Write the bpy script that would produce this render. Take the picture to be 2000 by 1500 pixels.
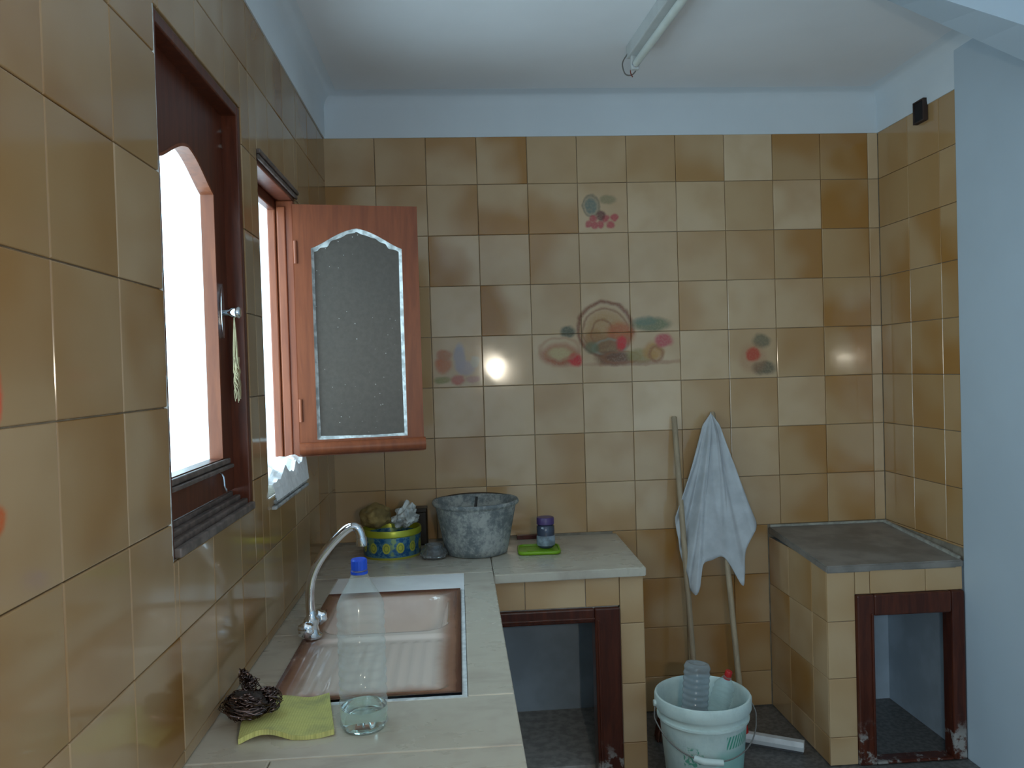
import bpy, bmesh, math, random
from mathutils import Vector, Matrix
R = random.Random(7)
scene = bpy.context.scene
for o in list(bpy.data.objects): bpy.data.objects.remove(o)
PI = math.pi
# ------------------------------------------------------------------ camera, world, light, exposure
CAMZ = 1.408
W, D = 2.250, 3.189            # room width (x) and depth of the back wall (y)
cam = bpy.data.objects.new('camera', bpy.data.cameras.new('camera'))
scene.collection.objects.link(cam)
r_ = Vector((0.99725075, -0.06776061, -0.02999059)); u_ = Vector((0.03114419, 0.01603274, 0.99938631)); f_ = Vector((0.06723819, 0.99757278, -0.01809901))
cam.matrix_world = Matrix(((r_.x, u_.x, -f_.x, .5001), (r_.y, u_.y, -f_.y, 0), (r_.z, u_.z, -f_.z, CAMZ), (0, 0, 0, 1)))
cam.data.sensor_width = 36; cam.data.lens = 36*1563.23/2000; cam.data.clip_start = .02
scene.camera = cam
w = bpy.data.worlds.new('sky'); scene.world = w; w.use_nodes = True
bg = w.node_tree.nodes['Background']
bg.inputs['Color'].default_value = (.60, .85, 1.0, 1); bg.inputs['Strength'].default_value = 7.2

def portal(loc, rot, sx, sy):
    l = bpy.data.lights.new('sky_portal', 'AREA'); l.shape = 'RECTANGLE'; l.size = sx; l.size_y = sy
    l.cycles.is_portal = True
    o = bpy.data.objects.new('sky_portal', l); scene.collection.objects.link(o); o.location = loc; o.rotation_euler = rot
portal((-.17, 1.67, 1.57), (0, -PI/2, 0), .95, .56)
portal((-.17, 2.33, 1.54), (0, -PI/2, 0), .90, .50)
portal((-.17, -1.35, 1.12), (0, -PI/2, 0), 2.15, 1.55)
fl = bpy.data.lights.new('camera_flash', 'POINT'); fl.energy = 24; fl.color = (1, .90, .72); fl.shadow_soft_size = .022
fo = bpy.data.objects.new('camera_flash', fl); scene.collection.objects.link(fo); fo.location = (.80, -.02, 1.43)
vs = scene.view_settings
vs.view_transform = 'Standard'; vs.look = 'None'; vs.gamma = 1; vs.use_curve_mapping = False; vs.exposure = -0.05

# ------------------------------------------------------------------ material helpers
def S(r, g, b):
    f = lambda c: (c/255/12.92) if c/255 <= .04045 else ((c/255+.055)/1.055)**2.4
    return (f(r), f(g), f(b), 1)
class NT:
    def __init__(s, name):
        s.m = bpy.data.materials.new(name); s.m.use_nodes = True; s.t = s.m.node_tree
        s.b = s.t.nodes['Principled BSDF']; s.out = s.t.nodes['Material Output']
    def n(s, typ, **kw):
        x = s.t.nodes.new(typ)
        for k, v in kw.items():
            if k.startswith('_'): x.inputs[k[1:].replace('_', ' ')].default_value = v
            else: setattr(x, k, v)
        return x
    def l(s, a, b): s.t.links.new(a, b)
    def math(s, op, a, b=None, c=None):
        x = s.n('ShaderNodeMath', operation=op)
        for i, v in enumerate((a, b, c)):
            if v is None: continue
            if isinstance(v, (int, float)): x.inputs[i].default_value = v
            else: s.l(v, x.inputs[i])
        return x.outputs[0]
    def mix(s, fac, a, b):
        x = s.n('ShaderNodeMix', data_type='RGBA')
        for sock, v in ((x.inputs[0], fac), (x.inputs[6], a), (x.inputs[7], b)):
            if isinstance(v, (int, float)): sock.default_value = v
            elif isinstance(v, tuple): sock.default_value = v
            else: s.l(v, sock)
        return x.outputs[2]
    def noise(s, vec, scale, detail=3, rough=.5, dist=0):
        x = s.n('ShaderNodeTexNoise'); x.inputs['Scale'].default_value = scale; x.inputs['Detail'].default_value = detail
        x.inputs['Roughness'].default_value = rough; x.inputs['Distortion'].default_value = dist
        if vec is not None: s.l(vec, x.inputs['Vector'])
        return x
    def ramp(s, fac, lo, hi, a=0., b=1.):
        x = s.n('ShaderNodeMapRange'); x.interpolation_type = 'SMOOTHSTEP'
        x.inputs[1].default_value = lo; x.inputs[2].default_value = hi; x.inputs[3].default_value = a; x.inputs[4].default_value = b
        s.l(fac, x.inputs[0]); return x.outputs[0]
    def bump(s, h, strength=.3, dist=.002):
        x = s.n('ShaderNodeBump'); x.inputs['Strength'].default_value = strength; x.inputs['Distance'].default_value = dist
        s.l(h, x.inputs['Height']); s.l(x.outputs[0], s.b.inputs['Normal'])
def mat(name, col, rough=.5, metal=0, var=0, scale=20, bump=0, col2=None, spec=.5, coat=0, trans=0, ior=1.45, lo=.35, hi=.65, dist=.002):
    t = NT(name); b = t.b
    b.inputs['Roughness'].default_value = rough; b.inputs['Metallic'].default_value = metal
    b.inputs['Specular IOR Level'].default_value = spec; b.inputs['Coat Weight'].default_value = coat
    b.inputs['Transmission Weight'].default_value = trans; b.inputs['IOR'].default_value = ior
    g = t.n('ShaderNodeTexCoord').outputs['Object']; nz = t.noise(g, scale, 4)
    c2 = col2 or tuple(c*(1-var) for c in col[:3])+(1,)
    t.l(t.mix(t.ramp(nz.outputs[0], lo, hi), col, c2), b.inputs['Base Color'])
    if bump: t.bump(nz.outputs[0], bump, dist)
    return t.m

# glazed wall tile: object colour steers each tile (red = side of the brown cloud, green = its strength, blue = lightness)
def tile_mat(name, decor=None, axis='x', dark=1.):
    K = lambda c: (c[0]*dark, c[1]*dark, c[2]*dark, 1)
    t = NT(name); oi = t.n('ShaderNodeObjectInfo'); sep = t.n('ShaderNodeSeparateColor'); t.l(oi.outputs['Color'], sep.inputs[0])
    tc = t.n('ShaderNodeTexCoord'); xyz = t.n('ShaderNodeSeparateXYZ')
    off = t.n('ShaderNodeVectorMath', operation='ADD'); t.l(tc.outputs['Object'], off.inputs[0])
    sc = t.n('ShaderNodeCombineXYZ'); t.l(t.math('MULTIPLY', oi.outputs['Random'], 37.), sc.inputs[2]); t.l(sc.outputs[0], off.inputs[1])
    nz = t.noise(off.outputs[0], 4.5, 1, .5)
    dv = t.n('ShaderNodeVectorMath', operation='SCALE'); t.l(tc.outputs['Object'], dv.inputs[0]); dv.inputs['Scale'].default_value = 1
    t.l(dv.outputs[0], xyz.inputs[0])
    ang = t.math('MULTIPLY', sep.outputs[0], 2*PI)
    d = t.math('ADD', t.math('MULTIPLY', xyz.outputs[0], t.math('COSINE', ang)), t.math('MULTIPLY', xyz.outputs[1], t.math('SINE', ang)))
    d = t.math('ADD', t.math('MULTIPLY', d, 5.5), t.math('MULTIPLY', t.math('SUBTRACT', nz.outputs[0], .5), 2.6))
    cloud = t.math('MINIMUM', t.math('MULTIPLY', t.math('MULTIPLY', t.ramp(d, -.55, .7), sep.outputs[1]), 1.2), 1.)
    base = t.mix(sep.outputs[2], K((.44, .275, .125)), K((.69, .52, .34)))
    n2 = t.noise(off.outputs[0], 9., 2)
    base = t.mix(t.ramp(n2.outputs[0], .35, .8, 0, .3), base, K((.44, .28, .135)))
    col = t.mix(cloud, base, K((.38, .185, .05)))
    if decor:
        pos = t.n('ShaderNodeNewGeometry').outputs['Position']; ps = t.n('ShaderNodeSeparateXYZ')
        nn = t.noise(pos, 22., 3); dd = t.n('ShaderNodeVectorMath', operation='MULTIPLY_ADD')
        t.l(nn.outputs['Color'], dd.inputs[0]); dd.inputs[1].default_value = (.022,)*3
        sub = t.n('ShaderNodeVectorMath', operation='SUBTRACT'); t.l(pos, sub.inputs[0]); sub.inputs[1].default_value = (.011,)*3
        t.l(sub.outputs[0], dd.inputs[2]); t.l(dd.outputs[0], ps.inputs[0])
        px = ps.outputs[0 if axis == 'x' else 1]; pz = ps.outputs[2]
        fine = t.noise(pos, 120., 3, .7)
        for (cx, cz, rx, rz, c, al, ring) in decor:
            a = t.math('DIVIDE', t.math('SUBTRACT', px, cx), rx); b = t.math('DIVIDE', t.math('SUBTRACT', pz, cz), rz)
            q = t.math('SQRT', t.math('ADD', t.math('MULTIPLY', a, a), t.math('MULTIPLY', b, b)))
            if ring: f = t.ramp(t.math('ABSOLUTE', t.math('SUBTRACT', q, 1.)), .0, ring, al, 0)
            else: f = t.ramp(q, .55, 1.12, al, 0)
            f = t.math('MULTIPLY', f, t.ramp(fine.outputs[0], .3, .6, .75, 1.))
            col = t.mix(f, col, c)
    t.l(col, t.b.inputs['Base Color'])
    t.b.inputs['Roughness'].default_value = .13; t.b.inputs['Specular IOR Level'].default_value = .5
    t.l(t.ramp(n2.outputs[0], .3, .7, .07, .12), t.b.inputs['Roughness'])
    wv = t.noise(off.outputs[0], 5., 1); t.bump(wv.outputs[0], .12, .004)
    return t.m
def UV(u, v): return (.2*u, 2.344-.2*v)      # tile units on the back wall -> metres
DEC = []
def el(u, v, ru, rv, c, al=.8, ring=0):
    x, z = UV(u, v); DEC.append((x, z, ru*.22, rv*.22, tuple(k*.72 for k in S(*c)[:3])+(1,), min(1, al*1.12), ring*1.4))
BR = (138, 68, 26); RD = (225, 44, 30); GR = (112, 124, 84); YL = (200, 172, 120); PK = (206, 74, 84)
# basket group
el(5.5, 4.0, .52, .50, (206, 160, 100), .75); el(5.48, 3.93, .50, .50, BR, .75, .09); el(5.48, 3.96, .42, .40, BR, .5, .07)
el(5.42, 4.02, .20, .26, BR, .5, .12); el(5.78, 4.05, .30, .28, (200, 112, 56), .85); el(5.3, 4.15, .26, .22, (176, 120, 60), .7); el(5.5, 4.3, .36, .2, (150, 112, 70), .7); el(5.55, 4.3, .3, .14, (178, 168, 140), .6, .2)
el(6.42, 3.86, .42, .14, GR, .75); el(6.3, 3.78, .25, .1, (120, 135, 110), .6); el(4.72, 3.96, .16, .12, (70, 88, 70), .75); el(5.2, 4.3, .16, .14, GR, .6)
el(4.55, 4.42, .40, .23, (184, 92, 40), .85); el(4.55, 4.38, .27, .14, (220, 196, 140), .85); el(4.86, 4.53, .15, .14, RD, .95); el(4.55, 4.30, .36, .2, (200, 150, 110), .5, .15)
el(5.68, 4.52, .42, .15, (128, 78, 36), .85); el(5.8, 4.50, .34, .1, (170, 110, 60), .6, .2); el(6.2, 4.48, .32, .16, (170, 150, 80), .7)
el(5.80, 4.22, .11, .15, RD, .95); el(6.45, 4.4, .22, .2, (208, 150, 70), .75); el(6.5, 4.45, .12, .14, (160, 95, 40), .6, .3); el(6.66, 4.18, .2, .14, PK, .8); el(6.1, 4.62, 1.1, .06, (170, 110, 70), .45)
# grapes and pear tile
el(5.27, 1.46, .15, .19, (126, 138, 126), .85); el(5.27, 1.46, .15, .19, (80, 92, 78), .5, .15); el(5.6, 1.34, .17, .1, GR, .5)
for uu, vv in ((5.2, 1.82), (5.32, 1.85), (5.45, 1.82), (5.55, 1.72), (5.65, 1.84), (5.72, 1.7), (5.3, 1.72)): el(uu, vv, .085, .075, PK, .8)
el(5.45, 1.66, .1, .1, (110, 50, 50), .8)
# crab / jug tile
el(2.22, 4.55, .17, .17, (222, 112, 44), .9); el(2.25, 4.35, .16, .1, (206, 120, 70), .8); el(2.55, 4.42, .13, .28, (172, 176, 196), .85); el(2.66, 4.62, .2, .16, (178, 176, 200), .7)
el(2.85, 4.5, .1, .12, (222, 216, 196), .8); el(2.5, 4.85, .14, .1, (210, 60, 56), .85); el(2.2, 4.85, .18, .08, (150, 150, 70), .75); el(2.8, 4.85, .14, .08, (190, 120, 120), .6); el(2.5, 4.6, .42, .4, (205, 165, 120), .35)
# pepper tile
el(8.5, 4.52, .15, .15, RD, .95); el(8.68, 4.25, .2, .16, (110, 108, 84), .7); el(8.72, 4.8, .26, .15, (104, 98, 76), .75); el(8.5, 4.6, .3, .32, (190, 130, 90), .35)
TILE = tile_mat('glazed_tile'); TILED = tile_mat('glazed_tile_printed', DEC)
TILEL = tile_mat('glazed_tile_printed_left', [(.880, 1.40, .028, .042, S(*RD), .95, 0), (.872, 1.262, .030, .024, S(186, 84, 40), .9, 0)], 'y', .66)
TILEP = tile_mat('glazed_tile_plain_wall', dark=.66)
GROUT = mat('grout', (.32, .28, .22, 1), .85, var=.3, scale=30)
PLAST = mat('white_wall_paint', (.49, .58, .66, 1), .75, var=.05, scale=3, bump=.25)
PLAST_LOW = mat('old_white_paint', (.42, .50, .58, 1), .8, var=.2, scale=6, bump=.3)
CEIL = mat('ceiling_paint', (.84, .86, .89, 1), .85, var=.05, scale=2)
FLOOR = mat('grey_terrazzo', (.16, .155, .15, 1), .35, var=.45, scale=60)
DUSTY = mat('dusty_concrete', (.13, .125, .12, 1), .9, var=.4, scale=14)
PUTTY = mat('white_putty', (.70, .74, .73, 1), .8, var=.5, scale=45, bump=.4)
CEMENT = mat('cement', (.45, .44, .42, 1), .9, var=.3, scale=30, bump=.5)
def wood_mat(name, a, b, rough=.28, wear=False, stretch=(6, 6, .6)):
    t = NT(name); tc = t.n('ShaderNodeTexCoord').outputs['Object']; mp = t.n('ShaderNodeMapping'); t.l(tc, mp.inputs[0]); mp.inputs['Scale'].default_value = stretch
    nz = t.noise(mp.outputs[0], 9., 5, .6, .6); c = t.mix(t.ramp(nz.outputs[0], .3, .7), a, b)
    if wear:
        w1 = t.noise(tc, 18., 5, .7); z = t.n('ShaderNodeSeparateXYZ'); t.l(t.n('ShaderNodeNewGeometry').outputs['Position'], z.inputs[0])
        f = t.math('MULTIPLY', t.ramp(w1.outputs[0], .50, .6), t.ramp(z.outputs[2], .07, .17, .75, 0))
        c = t.mix(f, c, (.4, .4, .38, 1))
    t.l(c, t.b.inputs['Base Color']); t.b.inputs['Roughness'].default_value = rough; t.b.inputs['Specular IOR Level'].default_value = .3; t.b.inputs['Coat Weight'].default_value = .03; t.b.inputs['Coat Roughness'].default_value = .2
    t.bump(nz.outputs[0], .2, .001); return t.m
WOOD = wood_mat('varnished_red_brown_wood', (.11, .027, .012, 1), (.06, .014, .007, 1), .38)
WOODF = wood_mat('worn_brown_frame_wood', (.095, .024, .012, 1), (.05, .013, .008, 1), wear=True)
WOOD_LIT = wood_mat('varnished_wood_lit', (.22, .062, .025, 1), (.16, .043, .018, 1), rough=.36)  # lighter copy of the window wood, light falling on it painted in
STICK = wood_mat('pale_broomstick_wood', (.42, .33, .22, 1), (.32, .25, .17, 1), .5, stretch=(8, 8, .4))
DUSTW = mat('dusty_wood_moulding', (.16, .13, .12, 1), .45, var=.5, scale=40)
def chrome_(name='chrome'): return mat(name, (.75, .78, .82, 1), .09, 1, var=.1, scale=20)
CHROME = chrome_()

# ------------------------------------------------------------------ mesh helpers
def link(o, parent=None):
    scene.collection.objects.link(o)
    if parent: o.parent = parent
    return o
def obj(name, bm, m, parent=None, smooth=False, kind=None, label=None, loc=None, autos=None):
    me = bpy.data.meshes.new(name); bmesh.ops.recalc_face_normals(bm, faces=bm.faces[:]); bm.to_mesh(me); bm.free()
    for mm in (m if isinstance(m, (list, tuple)) else [m]): me.materials.append(mm)
    if smooth or autos:
        me.shade_smooth()
        if autos: me.set_sharp_from_angle(angle=math.radians(autos))
    o = bpy.data.objects.new(name, me); link(o, parent)
    if kind: o['kind'] = kind
    if label: o['label'] = label
    if loc: o.location = loc
    return o
def tag(o, label, cat, group=None):
    o['label'] = label; o['category'] = cat
    if group: o['group'] = group
    return o
def thing(name, label, cat, loc=(0, 0, 0), group=None, rotz=0):
    o = bpy.data.objects.new(name, None); link(o); o.location = loc; o.rotation_euler.z = rotz; o.empty_display_size = .05
    return tag(o, label, cat, group)
def box(bm, x0, x1, y0, y1, z0, z1, bev=0, mi=0):
    g = bmesh.ops.create_cube(bm, size=1)
    for v in g['verts']:
        v.co = Vector((x0+(v.co.x+.5)*(x1-x0), y0+(v.co.y+.5)*(y1-y0), z0+(v.co.z+.5)*(z1-z0)))
    fs = {f for v in g['verts'] for f in v.link_faces}
    if bev:
        es = {e for v in g['verts'] for e in v.link_edges}
        rr = bmesh.ops.bevel(bm, geom=list(es), offset=bev, segments=2, affect='EDGES', profile=.5)
        fs = set(rr['faces']) | {f for f in fs if f.is_valid}
    for f in fs:
        if f.is_valid: f.material_index = mi
    return bm
def bx(*a, **k): return box(bmesh.new(), *a, **k)
def lathe(prof, n=40, bm=None, cx=0, cy=0, wob=None):
    bm = bm or bmesh.new(); rings = []
    for r, z in prof:
        if r < 1e-5: rings.append([bm.verts.new((cx, cy, z))])
        else: rings.append([bm.verts.new((cx+(r+(wob(k, z) if wob else 0))*math.cos(2*PI*k/n), cy+(r+(wob(k, z) if wob else 0))*math.sin(2*PI*k/n), z)) for k in range(n)])
    for a, b in zip(rings, rings[1:]):
        for k in range(n):
            k2 = (k+1) % n
            if len(a) == 1 and len(b) == 1: continue
            if len(a) == 1: bm.faces.new((a[0], b[k], b[k2]))
            elif len(b) == 1: bm.faces.new((a[k], b[0], a[k2]))
            else: bm.faces.new((a[k], b[k], b[k2], a[k2]))
    return bm
def tube(pts, r, n=10, bm=None, caps=True):
    bm = bm or bmesh.new(); pts = [Vector(p) for p in pts]; rings = []; up = None
    rr = r if isinstance(r, (list, tuple)) else [r]*len(pts)
    for i, p in enumerate(pts):
        d = (pts[min(i+1, len(pts)-1)]-pts[max(i-1, 0)]).normalized()
        if up is None: up = d.orthogonal().normalized()
        up = (up-d*up.dot(d)).normalized(); s = d.cross(up)
        rings.append([bm.verts.new(p+rr[i]*(math.cos(2*PI*k/n)*up+math.sin(2*PI*k/n)*s)) for k in range(n)])
    for a, b in zip(rings, rings[1:]):
        for k in range(n): bm.faces.new((a[k], a[(k+1) % n], b[(k+1) % n], b[k]))
    if caps: bm.faces.new(rings[0][::-1]); bm.faces.new(rings[-1])
    return bm
def spline(P, n=8):
    P = [Vector(p) for p in P]; out = []
    for i in range(len(P)-1):
        p0, p1, p2, p3 = P[max(i-1, 0)], P[i], P[i+1], P[min(i+2, len(P)-1)]
        for k in range(n):
            t = k/n; out.append(.5*((2*p1)+(p2-p0)*t+(2*p0-5*p1+4*p2-p3)*t*t+(3*p1-p0-3*p2+p3)*t**3))
    out.append(P[-1]); return out
def prism(outline, axis, a, b, bm=None):
    """outline: 2-D points; axis 'y' -> (x,z) extruded in y, 'x' -> (y,z) extruded in x"""
    bm = bm or bmesh.new()
    P = (lambda p, q: (p[0], q, p[1])) if axis == 'y' else ((lambda p, q: (q, p[0], p[1])) if axis == 'x' else (lambda p, q: (p[0], p[1], q)))
    A = [bm.verts.new(P(p, a)) for p in outline]; B = [bm.verts.new(P(p, b)) for p in outline]; n = len(outline)
    bm.faces.new(A); bm.faces.new(B[::-1])
    for k in range(n): bm.faces.new((A[k], B[k], B[(k+1) % n], A[(k+1) % n]))
    return bm
def blob(r, seed, amp=.2, sub=3, sq=(1, 1, 1), freq=9):
    from mathutils import noise
    bm = bmesh.new(); bmesh.ops.create_icosphere(bm, subdivisions=sub, radius=1)
    for v in bm.verts:
        d = v.co.normalized(); k = 1+amp*noise.noise(d*freq*.3+Vector((seed, 0, 0)))*2+amp*.5*noise.noise(d*freq+Vector((0, seed, 0)))
        v.co = Vector((d.x*sq[0], d.y*sq[1], d.z*sq[2]))*r*k
    return bm

# ------------------------------------------------------------------ tiles
TH = .006
_cache = {}
def tile_mesh(w_, h_, m):
    key = (round(w_, 4), round(h_, 4), m.name)
    if key in _cache: return _cache[key]
    bm = bmesh.new(); a, b = w_/2, h_/2; e = min(.0022, a*.4, b*.4)
    L0 = [(-a, -b, 0), (a, -b, 0), (a, b, 0), (-a, b, 0)]; L1 = [(x, y, TH-.0018) for x, y, z in L0]
    L15 = [(x-math.copysign(e*.35, x), y-math.copysign(e*.35, y), TH-.0005) for x, y, z in L0]
    L2 = [(x-math.copysign(e, x), y-math.copysign(e, y), TH) for x, y, z in L0]
    V = [[bm.verts.new(p) for p in L] for L in (L0, L1, L15, L2)]
    for A, B in zip(V, V[1:]):
        for k in range(4): bm.faces.new((A[k], A[(k+1) % 4], B[(k+1) % 4], B[k]))
    bm.faces.new(V[3])
    me = bpy.data.meshes.new('tile'); bmesh.ops.recalc_face_normals(bm, faces=bm.faces[:]); bm.to_mesh(me); bm.free()
    if me.polygons[-1].normal.z < 0: me.flip_normals()
    me.materials.append(m); _cache[key] = me; return me
def cut(rects, hole):
    out = []; (hx0, hx1, hy0, hy1) = hole
    for (x0, x1, y0, y1) in rects:
        if hx1 <= x0 or hx0 >= x1 or hy1 <= y0 or hy0 >= y1: out.append((x0, x1, y0, y1)); continue
        if hx0 > x0: out.append((x0, hx0, y0, y1))
        if hx1 < x1: out.append((hx1, x1, y0, y1))
        a, b = max(x0, hx0), min(x1, hx1)
        if hy0 > y0: out.append((a, b, y0, hy0))
        if hy1 < y1: out.append((a, b, hy1, y1))
    return [q for q in out if q[1]-q[0] > .008 and q[3]-q[2] > .008]
def lay(parent, us, vs_, frame, holes=(), code=None, pick=None, joint=.0017):
    """us, vs_: joint positions; frame(u,v)->world origin, U, V, N"""
    for i in range(len(us)-1):
        for j in range(len(vs_)-1):
            rects = [(us[i], us[i+1], vs_[j], vs_[j+1])]
            for h in holes: rects = cut(rects, h)
            c = code(i, j) if code else None
            if c is None: c = (R.random(), R.choice((.0, .25, .4, .5, .75)), R.choice((.2, .45, .6, .75)))
            for (a, b, e, f) in rects:
                me = tile_mesh(b-a-joint, f-e-joint, pick(i, j) if pick else TILE)
                o = bpy.data.objects.new('tile', me); O, U, V, N = frame((a+b)/2, (e+f)/2)
                tilt = Matrix.Rotation(R.uniform(-.0025, .0025), 3, U) @ Matrix.Rotation(R.uniform(-.0025, .0025), 3, V)
                M = tilt @ Matrix((U, V, N)).transposed()
                o.matrix_world = M.to_4x4(); o.location = O
                o.color = (c[0], c[1], c[2], 1); link(o, parent)
X, Y, Z = Vector((1, 0, 0)), Vector((0, 1, 0)), Vector((0, 0, 1))
DIR = {'r': 0, 't': .25, 'l': .5, 'b': .75, '-': .1}

# ------------------------------------------------------------------ the room
W1 = (1.40, 1.945, 1.095, 2.045)      # window openings on the left wall: y0 y1 z0 z1
W2 = (2.09, 2.575, 1.095, 1.985)
DR = (-2.15, -.55, 0.0, 2.2)          # unseen door opening behind the camera, added to let sky light in
YR = -2.6; HC = 2.50; TOP = 2.334
obj('floor', bx(-.3, W+.3, YR-.2, D+.2, -.12, 0), FLOOR, kind='structure')
bm = bmesh.new(); rects = [(YR, D+.2, -.05, 2.7)]
for h in (W1, W2, DR): rects = cut(rects, h)
for (a, b, c, d) in rects: box(bm, -.15, 0, a, b, c, d)
wall_left = obj('wall_left', bm, GROUT, kind='structure')
bm = bmesh.new()
for (a, b, c, d) in cut(cut(cut([(YR, .618, 0, 2.4)], DR), (9, 9.1, 9, 9.1)), (9, 9.1, 9, 9.1)): box(bm, 0, .006, a, b, c, d)
obj('plaster', bm, PLAST, wall_left)
wall_back = obj('wall_back', bx(-.25, W+.25, D, D+.2, -.05, 2.7), GROUT, kind='structure')
obj('plaster', bx(.0, 1.10, D-.006, D, 0, .70), PLAST_LOW, wall_back)
obj('plaster', bx(1.80, W, D-.006, D, 0, .69), PLAST_LOW, wall_back)
wall_right = obj('wall_right', bx(W, W+.2, YR, D+.2, -.05, 2.7), GROUT, kind='structure')
bm = bx(W-.014, W, YR, 2.665, 0, 2.6, bev=.004)
obj('plaster', bm, PLAST, wall_right)
obj('plaster', bx(W-.006, W, 2.665, D-.006, 0, .69), PLAST_LOW, wall_right)
obj('wall_rear', bx(-.25, W+.2, YR-.2, YR, -.05, 2.7), PLAST, kind='structure')
obj('ceiling', bx(-.25, W+.2, YR, D+.2, HC, HC+.1), CEIL, kind='structure')
# plaster cove under the ceiling, following the three walls
bm = bmesh.new(); prof = [(0, TOP-.004), (.010, TOP-.004), (.012, TOP+.01), (.012, 2.445)]
for k in range(1, 7):
    a = k/6*PI/2; prof.append((.012+.050*(1-math.cos(a)), 2.445+.052*math.sin(a)))
prof.append((.07, HC+.004))
P = []
for d, z in prof: P.append([bm.verts.new(p) for p in ((d, .3, z), (d, D-d, z), (W-d, D-d, z), (W-d, .3, z))])
for A, B in zip(P, P[1:]):
    for k in range(3): bm.faces.new((A[k], B[k], B[k+1], A[k+1]))
obj('trim_1', bm, mat('cove_paint', (.68, .74, .79, 1), .8, var=.04, scale=3), smooth=False, autos=40, kind='structure')
# sloping plastered haunch where the kitchen meets the next room
bm = bmesh.new(); n_ = 10; A = []
for k in range(n_+1):
    x = 1.15+(W-.014-1.15)*k/n_
    zn = 2.281-.305*(x-1.721); zf = 2.35-.43*(x-1.657)
    A.append([bm.verts.new(p) for p in ((x, 1.72, HC), (x, 1.90, HC), (x, 1.90, min(zn, HC-.005)), (x, 2.05, min(zf, HC-.002)), (x, 2.05, HC))])
for a, b in zip(A, A[1:]):
    for k in (1, 2, 3): bm.faces.new((a[k], b[k], b[k+1], a[k+1]))
obj('trim_2', bm, PLAST, kind='structure')

# back wall tiles; right-hand columns also darkened in colour as light fades
ROWS = """. . t64 r94 -13 -24 -33 b53 -18 t71 r91
. . r64 b84 b74 -26 -16 -16 -23 t46 b91
. . l96 -14 l63 -14 -14 t33 -43 r91 -81
. . -18 l96 -24 -16 -15 l54 -25 -34 b91
. . -26 -15 -16 -15 -15 -16 -24 -52 -91
. . r37 -17 t35 -27 -19 -33 -43 -26 -71
. . r55 -17 -43 -35 -34 l45 -25 -71 b91
r33 b54 . l45 -43 b45 r55 -45 -35 r62 -62""".split('\n')
def code_back(i, j):
    if j < len(ROWS) and i < 11:
        tk = ROWS[j].split()[i]
        if tk != '.':
            s = int(tk[1])/9; l = int(tk[2])/9
            return (DIR[tk[0]]+R.uniform(-.02, .02), s*.95, l)
    if j >= 8: return (R.random(), R.choice((.5, .8, .9)), R.choice((.1, .2, .35)))
    return None
us = [.2*k for k in range(12)]+[W-.006]
zs = [2.344-.2*j for j in range(12)]+[0.002]
zs_m = [TOP]+zs[1:]
def fr_back(u, v): return Vector((u, D, v)), X, Z, -Y
def pick_back(i, j):
    return TILED if (i, j) in {(5, 1), (2, 4), (8, 4), (4, 4), (5, 4), (6, 4), (4, 3), (5, 3), (6, 3)} else TILE
class Rev:      # rows are given from the top down
    pass
def lay_rows(parent, us, zs, frame, holes=(), code=None, pick=None):
    n = len(zs)-1; asc = zs[::-1]
    lay(parent, us, asc, frame, holes, (lambda i, j: code(i, n-1-j)) if code else None, (lambda i, j: pick(i, n-1-j)) if pick else None)
lay_rows(wall_back, us, zs_m, fr_back, [(-.01, 1.102, -.1, .738), (1.745, 2.3, -.1, .738)], code_back, pick_back)
# left wall tiles
zl = [TOP]+[2.361-.2*j for j in range(1, 9)]+[.737]
ul = [.6207+.2*k for k in range(13)]+[D-.006]
def fr_left(u, v): return Vector((0, u, v)), Y, Z, X
def code_left(i, j): return (R.choice((0, .25, .5, .75))+R.uniform(-.06, .06), R.choice((.15, .3, .45, .6, .8)), R.choice((.1, .2, .3, .5, .6)))
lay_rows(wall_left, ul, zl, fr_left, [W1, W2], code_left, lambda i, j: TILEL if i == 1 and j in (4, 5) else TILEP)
# right wall tiles
ur = [2.668, 2.77, 2.97, D-.006]
def fr_right(u, v): return Vector((W, u, v)), -Y, Z, -X
def code_right(i, j): return (R.choice((0, .5, .75)), {0: .4, 1: .3, 2: .9, 3: .8, 4: .9}.get(j, .6)*R.uniform(.8, 1), R.choice((.0, .1, .2)))
lay_rows(wall_right, ur, zs_m, fr_right, [(2.6, 3.3, -.1, .735)], code_right)

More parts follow.
